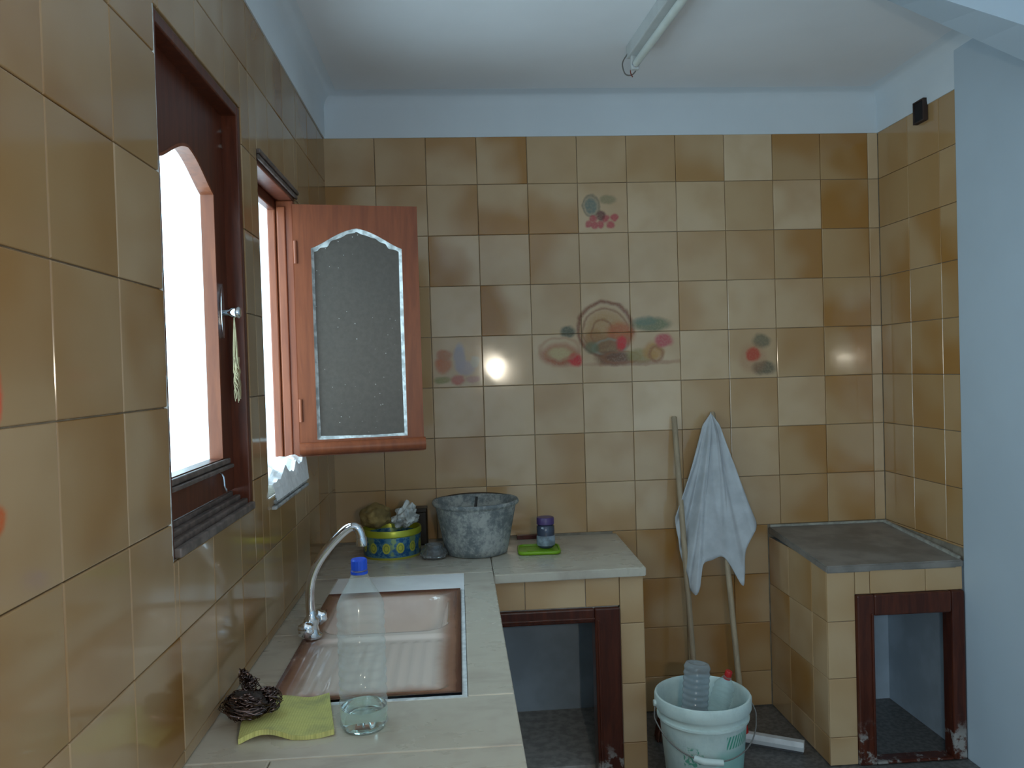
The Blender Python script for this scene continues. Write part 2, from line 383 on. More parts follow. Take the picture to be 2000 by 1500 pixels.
# ------------------------------------------------------------------ windows
def arch(y0, y1, zb, zs_, za, n=22):
    pts = [(y0, zb), (y1, zb)]
    for k in range(n+1):
        t = k/n; s = 1-abs(2*t-1); h = (math.sin(min(s, 1)*PI/2)**1.35)*.72+.28*s
        pts.append((y1+(y0-y1)*t, zs_+(za-zs_)*h))
    return pts
def panel_with_hole(bm, y0, y1, z0, z1, hole, x0, x1):
    """slab in the y-z plane with an arched hole; hole = arch() outline starting bottom-left, bottom-right, then arch right to left"""
    bl, br = hole[0], hole[1]; top = hole[2:]
    F = []
    def quad(a, b, c, d):
        for x in (x0, x1): F.append([(x,)+p for p in (a, b, c, d)])
    quad((y0, z0), (y1, z0), (y1, bl[1]), (y0, bl[1]))
    zr = top[0][1]
    quad((y0, bl[1]), (bl[0], bl[1]), (bl[0], zr), (y0, zr)); quad((br[0], br[1]), (y1, br[1]), (y1, zr), (br[0], zr))
    quad((y0, zr), (bl[0], zr), (bl[0], z1), (y0, z1)); quad((br[0], zr), (y1, zr), (y1, z1), (br[0], z1))
    for a, b in zip(top, top[1:]): quad(b, a, (a[0], z1), (b[0], z1))
    loop = hole+[hole[0]]
    for a, b in zip(loop, loop[1:]): F.append([(x0,)+a, (x0,)+b, (x1,)+b, (x1,)+a])
    o = [(y0, z0), (y1, z0), (y1, z1), (y0, z1), (y0, z0)]
    for a, b in zip(o, o[1:]): F.append([(x0,)+a, (x0,)+b, (x1,)+b, (x1,)+a])
    for f in F: bm.faces.new([bm.verts.new(p) for p in f])
    bmesh.ops.remove_doubles(bm, verts=bm.verts[:], dist=1e-5)
    return bm
def glass_mat(name, col, rough, tr):
    t = NT(name); g = t.n('ShaderNodeTexCoord').outputs['Object']; nz = t.noise(g, 60, 5, .7)
    sp = t.n('ShaderNodeTexVoronoi'); sp.inputs['Scale'].default_value = 55; t.l(g, sp.inputs['Vector'])
    sp2 = t.ramp(sp.outputs['Distance'], .04, .10, 1, 0)
    big = t.noise(g, 5, 3); spk = t.math('MULTIPLY', sp2, t.ramp(big.outputs[0], .42, .6))
    c = t.mix(spk, t.mix(t.ramp(nz.outputs[0], .3, .7), col, tuple(k*.8 for k in col[:3])+(1,)), (.6, .6, .56, 1)); t.l(c, t.b.inputs['Base Color'])
    t.b.inputs['Roughness'].default_value = rough
    tl = t.n('ShaderNodeBsdfTransparent'); tl.inputs[0].default_value = (.93, .97, .97, 1)
    mx = t.n('ShaderNodeMixShader'); mx.inputs[0].default_value = tr; t.l(t.b.outputs[0], mx.inputs[1]); t.l(tl.outputs[0], mx.inputs[2]); t.l(mx.outputs[0], t.out.inputs[0])
    t.bump(nz.outputs[0], .5, .001)
    return t.m
GLASS1 = glass_mat('clear_window_glass', (.5, .55, .55, 1), .1, .96)
GLASS2 = glass_mat('dusty_obscure_glass', (.085, .073, .060, 1), .4, .06)
WHITE_OUT = mat('bright_liner_white', (.88, .89, .90, 1), .85, var=.04, scale=8)  # white liners added inside the window openings so they blow out bright
def reveal_liner(parent, w_):
    y0, y1, z0, z1 = w_; bm = bmesh.new(); e = .002
    box(bm, -.152, -.078, y0+e, y0+.006, z0+e, z1-e); box(bm, -.152, -.078, y1-.006, y1-e, z0+e, z1-e)
    box(bm, -.152, -.078, y0+.006, y1-.006, z0+e, z0+.006); box(bm, -.152, -.078, y0+.006, y1-.006, z1-.006, z1-e)
    obj('reveal_liner', bm, WHITE_OUT, parent, label='white liner added to brighten the opening')
def win_frame(parent, w_, wd, mat_, depth=.075):
    y0, y1, z0, z1 = w_
    f = obj('frame', bmesh.new(), mat_, parent); bm = bmesh.new()
    box(bm, -depth, .004, y0+.002, y0+.013, z0+.002, z1-.002, bev=.003); box(bm, -depth, .004, y1-wd, y1-.002, z0+.002, z1-.002, bev=.003)
    box(bm, -depth, .003, y0+.013, y1-wd, z1-wd, z1-.002, bev=.003)
    bm.to_mesh(f.data); bm.free()
    return f
# window 1: closed casement in its frame
win1 = thing('window_1', '', ''); del win1['label']; del win1['category']; win1['kind'] = 'structure'
y0, y1, z0, z1 = W1
fr = win_frame(win1, W1, .026, WOOD); reveal_liner(win1, W1)
bm = bmesh.new(); y = 0
for k in range(4): box(bm, -.05+k*.017, -.05+k*.017+.014, y0+.0135, y1-.024, z0+.004, z0+.048-.009*k, bev=.003)
obj('bottom_moulding', bm, DUSTW, win1, label='dusty grey grooved bottom moulding')
CX0, CX1 = -.060, -.032
hole = arch(1.505, 1.838, 1.228, 1.822, 1.884)
cas = obj('casement', panel_with_hole(bmesh.new(), y0+.015, y1-.028, 1.148, z1-.02, hole, CX0, CX1), WOOD, win1)
obj('pane', prism([(a, b) for a, b in arch(1.50, 1.843, 1.223, 1.825, 1.888)], 'x', -.058, -.054), GLASS1, cas)
bm = bmesh.new()
box(bm, -.032, -.018, 1.455, 1.875, 1.203, 1.212, bev=.003); box(bm, -.032, -.024, 1.46, 1.87, 1.213, 1.226, bev=.003)
obj('glazing_bead', bm, DUSTW, cas)
inner = arch(1.505, 1.838, 1.228, 1.822, 1.884)[1:]
bm = bmesh.new()
for a, b in zip(inner, inner[1:]):
    d = Vector((b[0]-a[0], b[1]-a[1])); nrm = Vector((-d.y, d.x)).normalized()*.006
    vs4 = [(CX0-.0, a[0], a[1]), (CX0-.0, b[0], b[1]), (CX1+.001, b[0], b[1]), (CX1+.001, a[0], a[1])]
    vs5 = [(x, yy+nrm.x*(1 if x > CX0+.01 else 1), zz+nrm.y) for x, yy, zz in vs4]
    v4 = [bm.verts.new(p) for p in vs4]; v5 = [bm.verts.new(p) for p in vs5]
    for q in ((0, 1, 2, 3),): bm.faces.new([v5[i] for i in q]); bm.faces.new([v4[i] for i in q])
    for i in range(4): bm.faces.new((v4[i], v4[(i+1) % 4], v5[(i+1) % 4], v5[i]))
obj('rebate', bm, WOOD_LIT, cas, label='inner edge around the pane, outside light painted in as lighter wood')  # lighter wood paints the outdoor light on this inner edge
bm = bmesh.new(); box(bm, .0005, .006, y0-.007, y0+.001, z0, z1, bev=.002)
obj('putty', bm, PUTTY, win1, label='ragged white putty line down the near edge')
# latch
bm = bmesh.new(); pr = []
for k in range(24):
    a = 2*PI*k/24; pr.append((1.858+.012*math.cos(a), 1.560+.062*math.sin(a)))
prism(pr, 'x', -.0318, -.026, bm); hd = obj('handle', bm, CHROME, cas, label='chrome oval latch plate with a turn knob')
obj('knob', tube([(-.028, 1.858, 1.556), (-.012, 1.857, 1.556), (-.006, 1.857, 1.556), (.010, 1.857, 1.556), (.014, 1.857, 1.556)], [.007, .007, .012, .014, .009], 14), CHROME, hd, smooth=True)
for zz in (1.98, 1.945): obj('screw', tube([(-.034, 1.905, zz), (-.028, 1.905, zz)], .006, 10), CHROME, cas)
obj('hook', tube(spline([(-.03, 1.80, 1.200), (-.022, 1.80, 1.19), (-.02, 1.80, 1.168), (-.018, 1.805, 1.158), (-.02, 1.81, 1.162)]), .0022, 8), CHROME, cas)
# window 2: open casement swung into the room
win2 = thing('window_2', '', ''); del win2['label']; del win2['category']; win2['kind'] = 'structure'
y0, y1, z0, z1 = W2
reveal_liner(win2, W2); bm = bmesh.new(); dp = .075; wd = .012
box(bm, -dp, .004, y0+.002, y0+wd, z0+.03, z1-.002, bev=.003)
fr2 = obj('frame', bm, WOODF, win2)
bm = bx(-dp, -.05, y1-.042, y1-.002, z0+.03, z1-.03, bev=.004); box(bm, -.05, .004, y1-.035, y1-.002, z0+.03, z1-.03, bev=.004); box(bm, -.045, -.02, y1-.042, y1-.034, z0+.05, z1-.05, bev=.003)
obj('jamb', bm, WOOD_LIT, win2, label='orange-brown hinge jamb with daylight painted into its lighter wood')  # daylight on the jamb is put into the lighter wood colour
bm = bx(-dp, -.05, y0+wd, y1-.004, z1-.06, z1-.02, bev=.004); box(bm, -.05, .004, y0+wd, y1-.003, z1-.03, z1-.003, bev=.004)
obj('head', bm, WOOD, win2)
bm = bx(.0045, .012, y0-.002, y1+.01, z1-.02, z1-.008, bev=.003); box(bm, .0045, .016, y0-.002, y1+.012, z1-.006, z1+.006, bev=.003)
obj('head_moulding', bm, DUSTW, win2, label='dusty grey moulding over the opening')
from mathutils import noise as mn
bm = bmesh.new(); nx, ny = 16, 60; G = []
for i in range(nx+1):
    row = []
    for j in range(ny+1):
        xx = -.075+.095*i/nx; yy = y0+.03+(y1-y0-.035)*j/ny
        h = .040+.020*mn.noise(Vector((xx*30, yy*22, 1)))+.022*mn.noise(Vector((xx*12, yy*9, 3)))+.03*max(0, (yy-2.38)/.18)
        if i == nx: h = -.012
        elif i == nx-1: h *= .55
        row.append(bm.verts.new((xx, yy, z0+max(h, .003) if i < nx else z0+h)))
    G.append(row)
for i in range(nx):
    for j in range(ny): bm.faces.new((G[i][j], G[i+1][j], G[i+1][j+1], G[i][j+1]))
obj('cement_bed', bm, mat('fresh_white_plaster', (.85, .87, .88, 1), .9, var=.12, scale=50, bump=.5), win2, label='rough white plaster lumps along the sill')
bm = bmesh.new()
for k in range(3): box(bm, .001, .018-.004*k, y0+.03+.02*k, y1, z0-.035+.012*k, z0-.026+.012*k, bev=.003)
obj('sill_moulding', bm, mat('plaster_smeared_moulding', (.45, .46, .46, 1), .6, var=.5, scale=30), win2)
sh = bpy.data.objects.new('casement_pivot', None)
# casement built flat in its own local frame: local y = width, x = thickness, then turned
Wd, Hz0, Hz1 = .385, 1.157, 1.938
hl = arch(.052, Wd-.052, 1.207, 1.803, 1.866)
cas2 = obj('casement', panel_with_hole(bmesh.new(), 0, Wd, Hz0, Hz1, hl, -.015, .015), WOOD_LIT, win2)
cas2.location = (.004, 2.532, 0); cas2.rotation_euler.z = -PI/2+math.radians(10.0)
obj('pane', prism(arch(.047, Wd-.047, 1.202, 1.806, 1.869), 'x', -.002, .002), GLASS2, cas2, label='dusty grey-brown obscure pane with paint specks')
bm = bmesh.new(); tube([(.0145, -.002, 1.180), (.0145, Wd+.004, 1.180)], .021, 14, bm)
obj('drip_rail', bm, WOOD_LIT, cas2, autos=50, label='rounded rail along the foot of the casement')
# irregular putty bead round the pane (camera side = local +x)
pts = hl+[hl[0]]; bm = bmesh.new()
def offs(pt, k): c = Vector((Wd/2, 1.55)); v = Vector(pt)-c; return (pt[0]-v.x/abs(v.x+1e-9)*k if abs(v.x) > .01 else pt[0], pt[1]-(k if v.y > 0 else -k))
for side in range(len(pts)-1):
    a, b = pts[side], pts[side+1]
    for s in range(3):
        t0, t1 = s/3, (s+1)/3
        p0 = (a[0]+(b[0]-a[0])*t0, a[1]+(b[1]-a[1])*t0); p1 = (a[0]+(b[0]-a[0])*t1, a[1]+(b[1]-a[1])*t1)
        k0 = .009+.006*mn.noise(Vector((p0[0]*40, p0[1]*40, 0))); k1 = .009+.006*mn.noise(Vector((p1[0]*40, p1[1]*40, 0)))
        q0, q1 = offs(p0, k0), offs(p1, k1)
        v = [bm.verts.new((.0095, *p0)), bm.verts.new((.0095, *p1)), bm.verts.new((.0035, *q1)), bm.verts.new((.0035, *q0))]; bm.faces.new(v)
        v2 = [bm.verts.new((.0022, *p0)), bm.verts.new((.0022, *p1)), bm.verts.new((.0022, *q1)), bm.verts.new((.0022, *q0))]; bm.faces.new(v2); 
bmesh.ops.remove_doubles(bm, verts=bm.verts[:], dist=1e-5)
obj('putty', bm, PUTTY, cas2, label='uneven white putty round the pane')
for zz in (1.30, 1.79): obj('hinge', tube([(.012, 2.518, zz-.035), (.012, 2.518, zz+.035)], .006, 12), WOOD_LIT, win2, smooth=False)
# frame of the added door behind the camera, unseen, there for its daylight
bm = bmesh.new(); box(bm, -.148, .012, -2.149, -2.10, .001, 2.199); box(bm, -.148, .012, -.60, -.551, .001, 2.199); box(bm, -.148, .012, -2.10, -.60, 2.15, 2.199)
obj('unseen_door_1', bm, WOOD, kind='structure')

# ------------------------------------------------------------------ masonry counter, worktop, plinth
SLAB = None
def marble(name):
    t = NT(name); tc = t.n('ShaderNodeTexCoord').outputs['Object']
    pos = t.n('ShaderNodeNewGeometry').outputs['Position']
    mp = t.n('ShaderNodeMapping'); t.l(pos, mp.inputs[0]); mp.inputs['Scale'].default_value = (1.6, 3.2, 1); mp.inputs['Rotation'].default_value = (0, 0, .35)
    a = t.noise(mp.outputs[0], 3.2, 5, .55, .5); b = t.noise(pos, 26, 4)
    c = t.mix(t.ramp(a.outputs[0], .50, .80), (.52, .48, .40, 1), (.33, .27, .225, 1))
    c = t.mix(t.ramp(b.outputs[0], .45, .8, 0, .4), c, (.42, .36, .30, 1)); t.l(c, t.b.inputs['Base Color'])
    t.l(t.ramp(a.outputs[0], .3, .7, .22, .42), t.b.inputs['Roughness']); t.bump(b.outputs[0], .08, .001); return t.m
MARB = marble('veined_beige_marble')
CH = .736
base = thing('kitchen_counter', 'tiled masonry counter base with a brown framed opening under the marble worktop', 'counter', (.575, 2.64, 0))
def pobj(name, bm, m, parent, **k):      # geometry given in world coordinates, child of a thing whose origin sits elsewhere
    bmesh.ops.translate(bm, verts=bm.verts[:], vec=-Vector(parent.location)); return obj(name, bm, m, parent, **k)
bm = bmesh.new()
box(bm, .535, .575, .40, 3.18, .001, .700); box(bm, .575, 1.095, 2.646, 2.70, .600, .700); box(bm, 1.012, 1.095, 2.646, 3.18, .001, .700)
box(bm, .58, 1.012, 2.72, 3.18, .001, .035)
pobj('masonry', bm, CEMENT, base)
def fr_front(yv, par):
    def f(u, v): return Vector((u, yv, v))-Vector(par.location), X, Z, -Y
    return f
def code_f(i, j): return (R.random(), R.choice((.1, .2, .35)), R.choice((.4, .55, .6)))
lay(base, [.585, .70, .903, 1.099], [.002, .141, .341, .545, .704], fr_front(2.646, base), [(.3, 1.018, -.1, .606)], code_f)
def fr_side(xv): return lambda u, v: (Vector((xv, u, v))-Vector(base.location), Y, Z, X)
lay(base, [.402+.2*k for k in range(11)]+[2.636], [.002, .141, .341, .545, .702], fr_side(.575), [], code_f)
lay(base, [2.648, 2.84, 3.04, 3.180], [.002, .141, .341, .545, .702], fr_side(1.0955), [], code_f)
bm = bmesh.new()
def jam(bm, x0, x1, z0, z1): box(bm, x0, x1, 2.628, 2.70, z0, z1, bev=.005)
jam(bm, .930, 1.016, .002, .603); pobj('frame_jamb', bm, WOODF, base, label='dark brown jamb with white paint worn into its foot')
bm = bmesh.new(); jam(bm, .58, .930, .556, .603); box(bm, .58, .93, 2.622, 2.63, .567, .575, bev=.002); pobj('frame_head', bm, WOODF, base)
pobj('frame_bead', bx(.938, .946, 2.622, 2.629, .002, .565, bev=.002), WOODF, base)
top = thing('worktop', 'L-shaped beige marble worktop with brown veins along the window wall', 'worktop', (.3, 2.0, .70))
for (a, b, c, d) in ((.001, .150, .40, 1.418), (.152, .597, .40, 1.418), (.001, .597, 1.420, 1.648), (.001, .086, 1.650, 2.10), (.001, .086, 2.102, 2.66),
                     (.500, .597, 1.650, 2.66), (.001, .597, 2.662, 3.182)):
    pobj('slab', bx(a, b, c, d, .704, CH, bev=.003), MARB, top)
bm = prism([(.599, 2.612), (1.106, 2.622), (1.118, 3.182), (.599, 3.182)], 'z', .706, CH)
bmesh.ops.bevel(bm, geom=bm.edges[:], offset=.003, segments=2, affect='EDGES'); pobj('slab', bm, MARB, top)
pobj('white_cement_strip', bx(.086, .500, 2.455, 2.66, .700, CH-.0015), mat('white_grout_bed', (.93, .95, .97, 1), .3, var=.08, scale=12, bump=.2), top, label='smooth white cement strip behind the sink, whitened for the window light')  # cement made whiter to paint in window light falling on it
bm = bmesh.new(); box(bm, .4885, .4995, 1.645, 2.455, .70, CH+.0015); box(bm, .088, .4995, 1.640, 1.652, .70, CH+.0012)
pobj('white_joint', bm, mat('white_silicone', (.72, .76, .77, 1), .5, var=.25, scale=60, bump=.3), top)

plinth = thing('tiled_plinth', 'tiled masonry plinth with a grey top and brown framed opening in the right corner', 'plinth', (1.75, 2.68, 0))
bm = bmesh.new(); box(bm, 1.752, 1.80, 2.674, 3.18, .001, .69); box(bm, 1.80, 1.846, 2.674, 2.72, .001, .69); box(bm, 1.80, 2.232, 2.674, 2.72, .594, .69)
pobj('masonry', bm, PLAST_LOW, plinth)
lay(plinth, [1.746, 1.90, 2.10, 2.234], [.002, .10, .305, .503, .694], fr_front(2.674, plinth), [(1.846, 2.4, -.1, .594)], lambda i, j: (R.random(), .25, R.choice((.3, .45))))
lay(plinth, [2.674, 2.79, 2.99, 3.181], [.002, .10, .305, .503, .694], lambda u, v: (Vector((1.752, u, v))-Vector(plinth.location), -Y, Z, -X), [], lambda i, j: (R.choice((0, .5)), R.choice((.3, .5, .8)), R.choice((.3, .5))))
bm = bmesh.new()
P8 = [(1.744, 2.664, .672), (2.236, 2.664, .672), (2.236, 3.181, .710), (1.744, 3.181, .710)]
v0 = [bm.verts.new(p) for p in P8]; v1 = [bm.verts.new((p[0], p[1], p[2]+.026)) for p in P8]
bm.faces.new(v0); bm.faces.new(v1)
for k in range(4): bm.faces.new((v0[k], v0[(k+1) % 4], v1[(k+1) % 4], v1[k]))
bmesh.ops.bevel(bm, geom=bm.edges[:], offset=.004, segments=2, affect='EDGES')
pobj('top_slab', bm, mat('dull_grey_marble', (.26, .235, .21, 1), .45, var=.35, scale=9), plinth)
bm = bmesh.new(); box(bm, 1.75, 2.236, 3.170, 3.181, .735, .744, bev=.002)
prism([(2.68, .699), (3.17, .735), (3.17, .746), (2.68, .709)], 'x', 2.226, 2.236, bm)
pobj('joint', bm, mat('pale_joint_mortar', (.42, .41, .36, 1), .8, var=.3, scale=40), plinth)
for nm, a in (('frame_jamb', (1.846, 1.908, .002, .594)), ('frame_jamb', (2.185, 2.233, .002, .594)), ('frame_head', (1.908, 2.185, .520, .594)), ('frame_foot', (1.908, 2.185, .002, .012))):
    pobj(nm, bx(a[0], a[1], 2.655, 2.715, a[2], a[3], bev=.006), WOODF, plinth)
pobj('frame_bead', bx(1.895, 1.902, 2.650, 2.656, .01, .53, bev=.002), WOODF, plinth)

# ------------------------------------------------------------------ sink
def sink_mat():
    t = NT('brown_shaded_enamel'); pos = t.n('ShaderNodeNewGeometry').outputs['Position']; s = t.n('ShaderNodeSeparateXYZ'); t.l(pos, s.inputs[0])
    dx = t.math('SUBTRACT', .2, t.math('ABSOLUTE', t.math('SUBTRACT', s.outputs[0], .288)))
    d1 = t.math('SUBTRACT', s.outputs[1], 1.66); d2 = t.math('SUBTRACT', 2.45, s.outputs[1])
    d = t.math('MINIMUM', dx, t.math('MINIMUM', d1, d2)); nz = t.noise(pos, 14, 3)
    d = t.math('ADD', d, t.math('MULTIPLY', t.math('SUBTRACT', nz.outputs[0], .5), .02))
    c = t.mix(t.ramp(d, .0, .025), (.085, .03, .022, 1), (.30, .15, .10, 1)); c = t.mix(t.ramp(d, .02, .075), c, (.72, .62, .55, 1))
    t.l(c, t.b.inputs['Base Color']); t.b.inputs['Roughness'].default_value = .16; t.b.inputs['Coat Weight'].default_value = .5; t.b.inputs['Coat Roughness'].default_value = .08
    return t.m
SK = sink_mat()
sink = thing('sink', 'brown-edged enamel sink with bowl and ribbed drainboard set in the worktop', 'sink', (.288, 2.05, CH))
bm = bmesh.new(); NX, NY = 64, 110; G = []
sx0, sx1, sy0, sy1 = .089, .4875, 1.653, 2.453
def rr(x, y, x0, x1, y0, y1, r):     # signed distance to a rounded rectangle (negative inside)
    cx, cy = (x0+x1)/2, (y0+y1)/2; qx = abs(x-cx)-(x1-x0)/2+r; qy = abs(y-cy)-(y1-y0)/2+r
    return math.hypot(max(qx, 0), max(qy, 0))+min(max(qx, qy), 0)-r
sm = lambda t: 0 if t < 0 else (1 if t > 1 else t*t*(3-2*t))
for i in range(NX+1):
    row = []
    for j in range(NY+1):
        x = sx0+(sx1-sx0)*i/NX; y = sy0+(sy1-sy0)*j/NY
        z = .004
        db = -rr(x, y, .125, .455, 2.075, 2.405, .07); z -= .15*sm(db/.05)
        dd = -rr(x, y, .118, .462, 1.685, 2.045, .03)
        if dd > 0:
            z -= .006*sm(dd/.012)
            if dd > .016: z += .0034*(.5+.5*math.cos((x-.118)/.0287*2*PI))*sm((2.02-y)/.03)*sm((y-1.70)/.02)
        z += .004*sm(1-min(x-sx0, sx1-x, y-sy0, sy1-y)/.012)
        row.append(bm.verts.new((x, y, CH+z-.002)))
    G.append(row)
for i in range(NX):
    for j in range(NY): bm.faces.new((G[i][j], G[i+1][j], G[i+1][j+1], G[i][j+1]))
pobj('basin', bm, SK, sink, smooth=True)
pobj('drain', lathe([(0, .5955), (.012, .5955), (.014, .597), (.030, .597), (.036, .592), (.036, .588)], 28, cx=.29, cy=2.24), CHROME, sink, smooth=True)

# faucet
fa = thing('faucet', 'chrome faucet with a tall curved spout at the wall side of the sink', 'faucet', (.108, 2.062, CH+.0048))
def fobj(n_, bm, parent=fa, **k): return obj(n_, bm, CHROME, parent, autos=40, **k)
fobj('base', lathe([(0, 0), (.026, 0), (.027, .006), (.020, .012), (.017, .03), (.019, .034), (.019, .046), (.012, .054), (.011, .07), (0, .07)], 28))
sp = spline([(0, 0, .05), (-.002, 0, .10), (.004, .0, .15), (.026, .0, .197), (.064, .0, .243), (.100, .0, .274), (.120, .0, .276), (.130, .0, .262), (.133, .0, .244)], 10)
spt = fobj('spout', tube(sp, .0115, 16))
fobj('nozzle', tube([(.1325, 0, .250), (.134, 0, .236), (.134, 0, .228)], [.0135, .0145, .013], 16), spt)
for dy, dx in ((-.052, -.004), (.05, .012)):
    a = Vector((0, 0, .036)); d = Vector((dx, dy, 0)); 
    arm = fobj('valve_arm', tube([a, a+d*.7], .010, 14))
    kb = lathe([(0, -.012), (.012, -.013), (.019, -.008), (.021, .0), (.019, .010), (.012, .015), (0, .016)], 24, wob=lambda k, z: -.0022*(k % 4 < 2))
    bmesh.ops.rotate(kb, verts=kb.verts[:], matrix=Matrix.Rotation(PI/2, 3, 'X')); bmesh.ops.translate(kb, verts=kb.verts[:], vec=a+d)
    fobj('knob', kb, arm)

# ------------------------------------------------------------------ clear plastics
def film(name, col, gl=.6, base_=.06, rough=.06):
    t = NT(name); tr = t.n('ShaderNodeBsdfTransparent'); tr.inputs[0].default_value = col
    t.b.inputs['Base Color'].default_value = (.75, .8, .82, 1); t.b.inputs['Roughness'].default_value = rough; t.b.inputs['Specular IOR Level'].default_value = .9
    lw = t.n('ShaderNodeLayerWeight'); lw.inputs[0].default_value = .35
    f = t.math('ADD', t.math('MULTIPLY', lw.outputs['Facing'], gl), base_); mx = t.n('ShaderNodeMixShader'); t.l(f, mx.inputs[0])
    t.l(tr.outputs[0], mx.inputs[1]); t.l(t.b.outputs[0], mx.inputs[2]); t.l(mx.outputs[0], t.out.inputs[0])
    g = t.n('ShaderNodeTexCoord').outputs['Object']; nz = t.noise(g, 40, 3); t.bump(nz.outputs[0], .25, .002); return t.m
PET = film('clear_pet', (.94, .98, .98, 1), .40, .055)
PETG = film('smoky_grey_plastic', (.42, .50, .55, 1), .35, .22, .12)
WATER = mat('water', (.86, 1, .95, 1), .0, trans=1, ior=1.33, var=0)
BLUE = mat('blue_cap_plastic', (.01, .07, .55, 1), .3, var=.1)
RED = mat('red_cap_plastic', (.5, .02, .02, 1), .35, var=.1)
def bottle(label, loc, H, r, shell, cap, water=0, group=None, cat='bottle'):
    t = thing('plastic_bottle', label, cat, loc)
    pr = [(0, .006), (r*.55, .006), (r*.62, .0), (r*.85, .0), (r, .012)]
    n = 96; body = H*.70
    for k in range(n+1):
        z = .02+(body-.02)*k/n; q = 1-.055*(math.sin(z/.0185*2*PI)*.5+.5)*(0 if .42 < z/H < .47 else 1)
        if .40 < z/H < .46: q = .965
        pr.append((r*q, z))
    for k in range(1, 13):
        a = k/12; pr.append((r*(1-.70*sm(a)), body+(H*.945-body)*a))
    pr += [(r*.29, H*.965)]
    obj('shell', lathe(pr, 48), shell, t, smooth=True)
    c = lathe([(0, H), (r*.30, H), (r*.34, H-.003), (r*.34, H-.020), (r*.31, H-.021)], 40, wob=lambda k, z: -.0005*(k % 2)); lathe([(r*.31, H-.023), (r*.36, H-.023), (r*.36, H-.028), (r*.31, H-.028)], 40, bm=c)
    obj('cap', c, cap, t, autos=30)
    if water: obj('water', lathe([(0, .008), (r*.5, .008), (r*.6, .003), (r*.84, .003), (r*.95, .014), (r*.95, water), (0, water)], 40), WATER, t, autos=40, label='shallow clear water in the bottom')
    return t
b1 = bottle('tall clear plastic water bottle with blue cap, nearly empty, in front of the sink', (.302, 1.530, CH), .322, .0455, PET, BLUE, .042)

# yellow sponge cloth with steel scourer
cl = bmesh.new(); nx, ny = 40, 30; G = []
c00, c10, c11, c01 = Vector((.078, 1.486)), Vector((.250, 1.500)), Vector((.214, 1.672)), Vector((.048, 1.655))
for i in range(nx+1):
    row = []
    for j in range(ny+1):
        s, t_ = i/nx, j/ny; p = (c00*(1-s)+c10*s)*(1-t_)+(c01*(1-s)+c11*s)*t_
        z = .013+.006*math.sin(s*PI*2.1-.6)*(1-t_*.7)+.003*math.sin(s*9+t_*4); p = p+Vector((0, .008*math.sin(s*PI*2)*(1-t_)))
        row.append(bm_v := cl.verts.new((p.x, p.y, CH+max(z, .008))))
    G.append(row)
top_f = [cl.faces.new((G[i][j], G[i+1][j], G[i+1][j+1], G[i][j+1])) for i in range(nx) for j in range(ny)]
ex = bmesh.ops.extrude_face_region(cl, geom=top_f)
for v in [g for g in ex['geom'] if isinstance(g, bmesh.types.BMVert)]: v.co.z = max(CH+.0005, v.co.z-.010)
def cloth_grid(name, a, b, sc):
    t = NT(name); tc = t.n('ShaderNodeTexCoord').outputs['Object']; s = t.n('ShaderNodeSeparateXYZ'); t.l(tc, s.inputs[0])
    gx = t.math('ABSOLUTE', t.math('SINE', t.math('MULTIPLY', s.outputs[0], sc))); gy = t.math('ABSOLUTE', t.math('SINE', t.math('MULTIPLY', s.outputs[1], sc)))
    g = t.math('MINIMUM', gx, gy); nz = t.noise(tc, 14, 4); c = t.mix(t.ramp(g, .0, .4), b, a)
    c = t.mix(t.ramp(nz.outputs[0], .52, .75, 0, .6), c, (.25, .26, .14, 1)); t.l(c, t.b.inputs['Base Color']); t.b.inputs['Roughness'].default_value = .9
    t.bump(g, .5, .001); return t.m
o = obj('sponge_cloth', cl, cloth_grid('yellow_sponge_cloth', (.62, .62, .22, 1), (.46, .47, .15, 1), 620), autos=50)
tag(o, 'pale yellow waffle sponge cloth lying on the worktop beside the bottle', 'cloth')
# steel wool: tangled curls
bm = bmesh.new(); R2 = random.Random(3)
def curl(c, rad, sq, nturn, bm):
    pts = []; a1, a2 = R2.uniform(0, 6.3), R2.uniform(0, 6.3); f1, f2 = R2.uniform(5, 9), R2.uniform(3, 7)
    for k in range(60):
        t = k/59; a = a1+t*nturn*2*PI; e = math.sin(a2+t*f1)*1.2; q = rad*(.72+.28*math.sin(t*f2*3))
        pts.append((c[0]+q*sq[0]*math.cos(a)*math.cos(e)+R2.gauss(0, .0012), c[1]+q*sq[1]*math.sin(a)*math.cos(e)+R2.gauss(0, .0012), max(c[2]+q*sq[2]*math.sin(e)+R2.gauss(0, .001), CH+.0015)))
    tube(pts, .0008, 3, bm, caps=False)
for k in range(90): curl((.074+R2.uniform(-.010, .010), 1.560+R2.uniform(-.008, .008), CH+.043), .041, (1.05, .85, .58), R2.uniform(2, 4), bm)
for k in range(34): curl((.110, 1.577, CH+.044), .030, (1, .8, .8), R2.uniform(2, 4), bm)
for k in range(22): curl((.082-.020*k/22, 1.582, CH+.062+.036*k/22), .024-.015*k/22, (.9, .7, 1.0), 2, bm)
o = obj('steel_scourer', bm, mat('tarnished_steel_wool', (.20, .14, .13, 1), .22, 1, var=.4, scale=40))
core = blob(.039, 4, .18, 3, (1.1, .85, .62)); bmesh.ops.translate(core, verts=core.verts[:], vec=(.076, 1.561, CH+.043)); 
tag(o, 'dark brown steel wool scourer resting on the yellow sponge cloth', 'scourer')
obj('tangle_core', core, mat('dark_steel_wool_core', (.035, .028, .026, 1), .8, var=.5, scale=150, bump=1), o)

